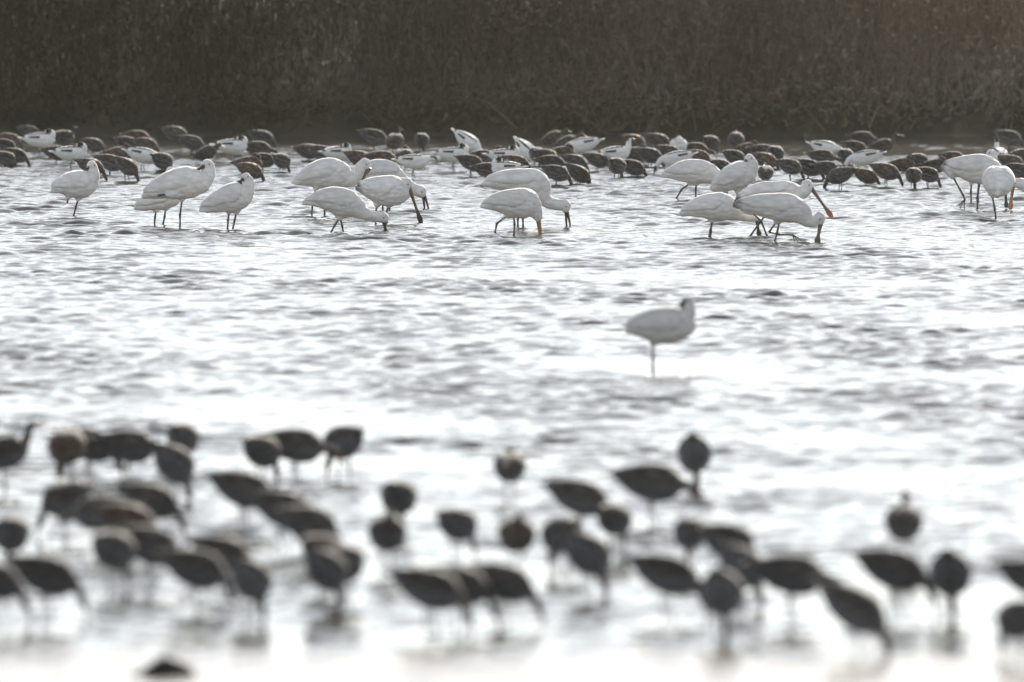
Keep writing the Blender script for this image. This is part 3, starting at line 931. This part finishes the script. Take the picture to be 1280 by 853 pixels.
NEAR = [
    # u, v, yaw, pose, style, size, label
    (2, 566, 20, 'up', 'grey', 1.0, 'dark wader at the left edge with raised neck and bill pointing right'),
    (84, 558, -100, 'feed', 'rufous', 1.0, 'reddish-brown wader seen end-on in the upper left of the near flock'),
    (112, 555, 5, 'feed', 'grey', 1.05, 'wader behind the reddish-brown end-on one, head drooping to its right'),
    (161, 557, 12, 'low', 'grey', 1.05, 'dark side-on wader topmost left, between the reddish-brown one and a pair'),
    (228, 547, 75, 'feed', 'grey', .95, 'rear bird of the overlapping pair at top left of the near flock'),
    (217, 579, 55, 'steep', 'grey', 1.0, 'front bird of the overlapping top-left pair, bill down in the water'),
    (82, 622, -140, 'feed', 'grey', 1.0, 'wader turned left with head down, left end of the tight huddle'),
    (188, 625, -5, 'feed', 'grey', 1.05, 'rear wader of the tight left huddle, dark back uppermost'),
    (127, 640, 170, 'low', 'grey', 1.0, 'long-backed wader in the left huddle stretching towards the leftmost huddle bird'),
    (160, 652, -10, 'feed', 'rufous', 1.05, 'brown wader squeezed in the middle of the left huddle'),
    (188, 681, 5, 'feed', 'grey', 1.05, 'large side-on wader at the front of the left huddle'),
    (141, 687, 70, 'feed', 'grey', 1.0, 'end-on wader at the lower left corner of the left huddle'),
    (14, 667, 95, 'feed', 'grey', 1.0, 'round end-on wader at the left edge, halfway down the near flock'),
    (58, 718, -6, 'feed', 'grey', 1.05, 'separate side-on wader facing right in the lower left corner'),
    (-12, 724, 0, 'feed', 'grey', 1.0, 'wader cut off by the left edge beside the separate lower-left one'),
    (245, 710, 20, 'feed', 'grey', 1.0, 'wader just right of the left huddle, overlapped with a bird behind'),
    (280, 692, -15, 'feed', 'grey', 1.0, 'wader wedged between two front birds right of the left huddle'),
    (313, 724, 62, 'steep', 'grey', 1.0, 'steeply bowed wader probing straight down, right end of the left group'),
    (327, 564, 60, 'feed', 'grey', 1.0, 'plump wader at the top centre-left overlapping a side-on bird'),
    (370, 556, 0, 'low', 'grey', 1.05, 'side-on wader topmost centre-left, between two end-on birds'),
    (430, 552, 120, 'feed', 'grey', 1.0, 'end-on wader with a pointed tail, right end of the topmost centre-left trio'),
    (305, 611, -5, 'feed', 'grey', 1.05, 'wader with tail pointing left, leading a diagonal line of four birds'),
    (356, 636, -12, 'feed', 'grey', 1.05, 'second bird of the diagonal line below the topmost trio'),
    (388, 655, 30, 'feed', 'grey', 1.0, 'third bird of the diagonal line, dark and rounded'),
    (404, 690, 50, 'feed', 'rufous', .95, 'brownish wader half hidden in the lower end of the diagonal line'),
    (407, 712, 58, 'steep', 'grey', 1.0, 'bowed wader probing at the lower end of the diagonal line'),
    (431, 704, 100, 'feed', 'grey', 1.0, 'wader just behind and right of the bowed one ending the diagonal line'),
    (498, 621, 80, 'feed', 'grey', .95, 'upper of two round end-on waders one below the other near the centre'),
    (484, 667, -85, 'rest', 'grey', 1.0, 'lower of two round end-on waders one below the other near the centre'),
    (571, 655, 55, 'feed', 'grey', .95, 'lone rounded wader at centre with its head to the lower right'),
    (538, 735, -10, 'feed', 'grey', 1.1, 'left and largest bird of the overlapping trio at bottom centre'),
    (574, 730, -12, 'feed', 'grey', 1.05, 'middle bird of the overlapping trio at bottom centre'),
    (628, 727, -4, 'feed', 'grey', 1.05, 'right bird of the bottom-centre trio, head low to the right'),
    (637, 584, 85, 'rest', 'grey', .9, 'small round wader standing alone, highest at the centre of the flock'),
    (646, 669, -92, 'rest', 'rufous', 1.0, 'upright reddish-brown end-on wader standing alone right of centre'),
    (703, 668, 110, 'feed', 'grey', 1.0, 'rear bird of the overlapping pair right of the reddish-brown lone one'),
    (734, 692, 50, 'steep', 'grey', 1.0, 'front bird of a right-of-centre pair, bill pointing down to the right'),
    (725, 621, -5, 'feed', 'grey', 1.05, 'side-on wader with pointed tail left, just above a round end-on bird'),
    (767, 649, 70, 'feed', 'grey', .9, 'round end-on wader at the lower right of the pointed-tail one'),
    (815, 602, -2, 'low', 'grey', 1.1, 'long side-on wader reaching right to a bird standing head-down'),
    (868, 567, 88, 'steep', 'grey', 1.0, 'highest wader on the right, end-on with its neck straight down'),
    (863, 666, 95, 'feed', 'grey', .9, 'small round end-on wader above the large side-on bird on the right'),
    (911, 676, 35, 'feed', 'grey', 1.0, 'dark rounded wader at the top of the right-hand knot of birds'),
    (834, 717, -8, 'feed', 'grey', 1.1, 'large side-on wader with tail pointing left in the right-hand knot'),
    (927, 708, 48, 'steep', 'grey', 1.0, 'bowed wader in the middle of the right-hand knot'),
    (902, 741, 80, 'steep', 'grey', 1.0, 'lowest wader of the right-hand knot, bill straight down in the water'),
    (989, 717, 2, 'low', 'grey', 1.1, 'side-on wader right of the knot with head held level'),
    (1068, 759, -12, 'steep', 'grey', 1.05, 'lone wader low on the right tilting steeply down to the right'),
    (1130, 654, 90, 'up', 'grey', .95, 'end-on wader with small raised head, standing alone on the right'),
    (1118, 711, -5, 'feed', 'grey', 1.05, 'side-on wader feeding towards a round end-on bird on the right'),
    (1188, 717, 82, 'steep', 'grey', 1.05, 'round end-on wader bowing beside the side-on feeder on the right'),
    (1275, 773, 120, 'feed', 'grey', 1.0, 'wader cut off by the right edge, lower of two'),
    (1290, 722, 0, 'feed', 'grey', 1.0, 'wader cut off by the right edge, upper of two'),
]
for (u, v, yaw, pose, st, sz, lab) in NEAR:
    place_bird('wader', u, v, yaw + random.uniform(-4, 4), pose, lab, 'waders in the near flock', .165, st, sz * random.uniform(1.04, 1.13))

FARW = [
    # u, v, yaw, pose, style, label
    (13, 175, 10, 'feed', 'rufous', 'brown-rimmed wader in the far flock, upper bird at the left edge'),
    (7, 182, 20, 'feed', 'grey', 'far wader at the left edge just under the brown-rimmed one'),
    (37, 165, 5, 'feed', 'grey', 'dark far wader directly behind the leftmost pied avocet'),
    (79, 172, 40, 'preen', 'grey', 'far wader with a sunlit raised head, right of the leftmost avocet'),
    (20, 194, -5, 'feed', 'grey', 'feeding far wader at the left edge with its head low to the right'),
    (7, 198, 40, 'feed', 'grey', 'nearest far wader at the left edge, rounded back'),
    (71, 191, 8, 'low', 'grey', 'far wader just left of the second avocet from the left'),
    (117, 181, -10, 'feed', 'grey', 'far wader sloping down right, just above the gap right of the second avocet'),
    (114, 208, -14, 'feed', 'rufous', 'brown far wader directly behind the head of the leftmost spoonbill'),
    (138, 203, 15, 'feed', 'grey', 'far wader right behind the brown one by the leftmost spoonbill'),
    (159, 208, -20, 'steep', 'grey', 'dark wader tilted head-down just below the third avocet from left'),
    (149, 193, 5, 'rest', 'rufous', 'sunlit brown far wader tucked behind the tilted dark one'),
    (159, 179, 25, 'feed', 'grey', 'far wader above and left of the third avocet'),
    (172, 172, 0, 'low', 'rufous', 'rearmost brown-backed wader above the third avocet'),
    (183, 181, -8, 'feed', 'rufous', 'tan-rimmed wader directly behind the third avocet'),
    (203, 201, 50, 'feed', 'grey', 'small round wader with bill angled down, right of the third avocet'),
    (220, 167, -12, 'feed', 'rufous', 'pale-rimmed wader by the far bank above the large resting spoonbill'),
    (240, 178, 10, 'feed', 'grey', 'grey wader just in front of the pale-rimmed one by the far bank'),
    (258, 191, 12, 'slant', 'grey', 'wader leaning up to the right behind the large resting spoonbill'),
    (328, 172, -6, 'feed', 'grey', 'blurred far wader feeding by the bank right of the fourth avocet'),
    (323, 186, 0, 'low', 'grey', 'far wader between the blurred bank feeder and a brown pair'),
    (329, 200, 8, 'low', 'grey', 'far wader immediately left of a round end-on one, left of centre'),
    (352, 201, 60, 'feed', 'grey', 'round end-on far wader just left of the arched-neck spoonbill'),
    (311, 205, 10, 'rest', 'rufous', 'rear bird of the reddish pair behind the hunched resting spoonbill'),
    (313, 213, -20, 'feed', 'rufous', 'front bird of the reddish pair behind the hunched resting spoonbill'),
    (386, 189, -10, 'low', 'grey', 'dark far wader with raised tail above the arched-neck spoonbill'),
    (402, 191, 10, 'feed', 'grey', 'far wader between the raised-tail one and the fifth avocet'),
    (450, 198, 0, 'feed', 'rufous', 'low brown wader above the head of the arched-neck spoonbill'),
    (468, 171, 5, 'feed', 'grey', 'blurred far wader by the bank, left of three near the centre'),
    (493, 177, 70, 'up', 'rufous', 'brown far wader with raised neck, middle of three by the bank'),
    (527, 175, 85, 'feed', 'grey', 'round grey wader by the bank, right of three near the centre'),
    (479, 198, 0, 'low', 'rufous', 'long low brown wader behind the back of the open-billed left spoonbill'),
    (504, 196, 60, 'rest', 'grey', 'small round wader just behind the tail of the sixth avocet'),
    (589, 203, 10, 'feed', 'grey', 'dark wader under the tail-up avocet left of centre'),
    (603, 197, 15, 'preen', 'grey', 'far wader with a hooked arched neck, preening near the centre'),
    (646, 204, 0, 'feed', 'rufous', 'reddish wader just above the back of the bowing spoonbill'),
    (611, 213, 10, 'low', 'grey', 'slate-grey wader just above the tail of the bowing spoonbill'),
    (671, 193, 80, 'feed', 'grey', 'narrow dark wader hard against the steep tail-up avocet'),
    (691, 173, 8, 'slant', 'rufous', 'brown wader slanting up to the right, highest right of the steep avocet'),
    (708, 180, 8, 'slant', 'grey', 'second slanting wader, just below and right of the highest one'),
    (703, 192, 10, 'rest', 'rufous', 'reddish wader below the two slanting ones'),
    (683, 196, 40, 'feed', 'grey', 'small far wader left of the reddish one below the slanting pair'),
    (690, 203, 4, 'low', 'grey', 'level-backed far wader facing right, below the slanting pair'),
    (719, 202, -8, 'feed', 'grey', 'far wader directly under the avocet that shows a plain black bar'),
    (747, 200, -10, 'feed', 'grey', 'dark wader with tail raised left, below and right of the black-bar avocet'),
    (696, 216, 8, 'feed', 'grey', 'left of the two nearest waders right of the bowing spoonbill'),
    (724, 217, -18, 'steep', 'grey', 'slim tilted wader, right of the two nearest beside the bowing spoonbill'),
    (793, 177, -20, 'feed', 'rufous', 'brown wader by the bank behind the upright-necked avocet'),
    (823, 176, -14, 'feed', 'grey', 'grey-brown wader by the bank left of the fluffy white avocet'),
    (795, 193, 8, 'rest', 'grey', 'rounded wader immediately right of the upright-necked avocet'),
    (813, 194, -18, 'feed', 'grey', 'wader sloping down right, between the rounded one and the right avocets'),
    (771, 207, 70, 'feed', 'grey', 'small end-on wader under the upright-necked avocet'),
    (791, 209, -4, 'feed', 'grey', 'feeding wader with head low right, nearest under the upright-necked avocet'),
    (836, 191, 5, 'feed', 'grey', 'dark wader between the fluffy avocet and the avocet below it'),
    (870, 187, 0, 'low', 'rufous', 'low brown wader just right of the fluffy white avocet'),
    (874, 196, 10, 'feed', 'rufous', 'brown wader just above the back of the head-hidden spoonbill'),
    (889, 178, 60, 'feed', 'grey', 'pale grey end-on wader by the bank above the upright resting spoonbill'),
    (920, 176, 95, 'slant', 'grey', 'tall blurred grey wader by the bank above the upright resting spoonbill'),
    (918, 196, 30, 'feed', 'grey', 'dark wader just left of the crown of the upright resting spoonbill'),
    (935, 187, 0, 'rest', 'rufous', 'reddish wader right behind the crown of the upright resting spoonbill'),
    (901, 208, 40, 'feed', 'grey', 'wader peeping between the striding and the upright resting spoonbills'),
    (957, 200, -15, 'feed', 'rufous', 'brown wader sloping right, right of the upright resting spoonbill'),
    (957, 216, 88, 'rest', 'grey', 'round end-on wader close against the upright resting spoonbill'),
    (954, 189, 5, 'low', 'grey', 'low far wader above the brown sloping one on the right'),
    (969, 192, 80, 'feed', 'grey', 'small upright end-on wader above the brown sloping one'),
    (988, 208, 25, 'feed', 'grey', 'isolated wader with bill straight down, above the pink-billed spoonbill'),
    (1028, 196, 8, 'low', 'grey', 'wader directly beneath the flat-lying white avocet on the right'),
    (1011, 209, 10, 'feed', 'grey', 'left bird of the nearest right-hand trio of waders'),
    (1034, 210, 5, 'low', 'grey', 'middle bird of the nearest right-hand trio, overlapping both neighbours'),
    (1050, 219, 175, 'feed', 'grey', 'nearest and lowest wader of the right-hand trio'),
    (1057, 195, 80, 'feed', 'grey', 'narrow end-on wader left of the avocet with the grey-lilac flank'),
    (1070, 185, 10, 'feed', 'grey', 'dark wader behind the avocet with the grey-lilac flank'),
    (1079, 173, 5, 'low', 'grey', 'rearmost blurred wader left of the alert one on the right'),
    (1104, 182, 4, 'up', 'rufous', 'alert wader with raised head against the bank on the right'),
    (1083, 220, -6, 'feed', 'rufous', 'nearest far wader on the right with drooping head and pale flank'),
    (1108, 214, -5, 'feed', 'rufous', 'long brown-backed wader behind the nearest right-hand one'),
    (1129, 206, -4, 'rest', 'rufous', 'reddish rounded wader behind the long brown-backed one'),
    (1149, 201, 60, 'feed', 'grey', 'grey end-on wader highest in the knot left of the greyish spoonbill'),
    (1142, 219, 80, 'feed', 'grey', 'pale end-on wader at the front of the knot left of the greyish spoonbill'),
    (1160, 218, 30, 'feed', 'grey', 'wader beside the pale end-on one, touching the greyish spoonbill side'),
    (1170, 207, 20, 'rest', 'grey', 'dark wader at the tail of the greyish spoonbill'),
    (1192, 198, 0, 'low', 'rufous', 'low brown wader just above the tail of the greyish spoonbill'),
    (1265, 203, 10, 'feed', 'rufous', 'brown wader above the round spoonbill seen from behind'),
    (1274, 213, 20, 'feed', 'grey', 'far wader at the right edge above the edge-cut spoonbill'),
    (1262, 172, 5, 'feed', 'grey', 'faint blurred wader on the bank line in the far right corner'),
    (1277, 195, 30, 'rest', 'rufous', 'brown far wader at the right edge under the faint blurred one'),
]
for (u, v, yaw, pose, st, lab) in FARW:
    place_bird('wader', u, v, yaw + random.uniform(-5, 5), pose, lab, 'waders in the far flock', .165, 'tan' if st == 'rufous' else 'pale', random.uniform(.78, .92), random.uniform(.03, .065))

AVO = [
    (50, 175, 8, 'rest', 'leftmost pied avocet in the far flock, head tucked, by the bank'),
    (89, 192, 14, 'rest', 'second pied avocet from the left, head sunk on its shoulders'),
    (179, 194, -8, 'feed', 'third pied avocet from the left, above the hidden resting spoonbill'),
    (290, 183, 15, 'rest', 'fourth pied avocet from the left with long visible legs and black cap'),
    (422, 192, 30, 'rest', 'avocet partly hidden above the arched-neck spoonbill'),
    (517, 202, 6, 'low', 'sixth avocet, black head stretched up to the right, standing clear'),
    (567, 193, 4, 'rest', 'avocet facing right just below the tail-up one left of centre'),
    (585, 177, -22, 'steep', 'avocet with its white tail tipped up by the bank left of centre'),
    (630, 195, 10, 'rest', 'avocet with tucked head behind the bowing spoonbill'),
    (633, 211, 160, 'rest', 'avocet mostly hidden, pale scapulars just above the back of the bowing spoonbill'),
    (657, 187, -50, 'steep', 'avocet tipped steeply tail-up right of centre'),
    (729, 181, 178, 'feed', 'avocet showing one plain black bar on a rounded white side'),
    (769, 192, 10, 'up', 'avocet with an upright white neck right of centre'),
    (848, 182, -80, 'rest', 'fluffy white avocet seen end-on by the bank right of centre'),
    (846, 198, 185, 'feed', 'avocet directly behind the head-hidden striding spoonbill'),
    (1032, 185, -20, 'feed', 'flat-lying white avocet by the bank on the right'),
    (1082, 197, 178, 'feed', 'avocet with grey-lilac flank among the right-hand waders'),
    (1249, 194, 100, 'up', 'small pale avocet with black cap beside the far right spoonbills'),
]
for (u, v, yaw, pose, lab) in AVO:
    place_bird('avocet', u, v, yaw + random.uniform(-4, 4), pose, lab, 'avocets in the far flock', .165, 'pied', random.uniform(.94, 1.02), random.uniform(.02, .04))


# ------------------------------------------------------------------ clods of mud in the shallows
def clod(u, v, w, h, label, seed):
    r = np.random.default_rng(seed)
    p = at(u, v)
    V, F = [], []
    nr, ns = 7, 22
    for i in range(nr):
        t = i / (nr - 1)
        for j in range(ns):
            a = 2 * math.pi * j / ns
            k = 1 + .22 * mnoise.noise((math.cos(a) * 1.3 + seed, math.sin(a) * 1.3, t * 2)) + .08 * r.normal()
            V.append((math.cos(a) * w * (1 - t) ** .8 * k, math.sin(a) * w * .8 * (1 - t) ** .8 * k, -.02 + (h + .02) * t ** .9 * (1 + .1 * r.normal())))
    V.append((w * .05, 0, h * 1.02))
    for i in range(nr - 1):
        for j in range(ns):
            k = (j + 1) % ns
            F.append((i * ns + j, i * ns + k, (i + 1) * ns + k, (i + 1) * ns + j))
    for j in range(ns): F.append((len(V) - 1, (nr - 1) * ns + j, (nr - 1) * ns + (j + 1) % ns))
    o = new_obj('mud_clod', mesh_from('mud_clod', V, F, M_CLOD), None, p)
    tag(o, label, 'mud clod', 'clods of mud in the shallows')


clod(206, 852, .17, .085, 'dark mound of mud poking up at the bottom edge, lower left', 3)
clod(800, 803, .14, .012, 'flat dark mud ridge at the waterline under the right-hand knot', 5)
clod(545, 797, .09, .010, 'low mud ridge at the waterline under the bottom-centre trio', 8)
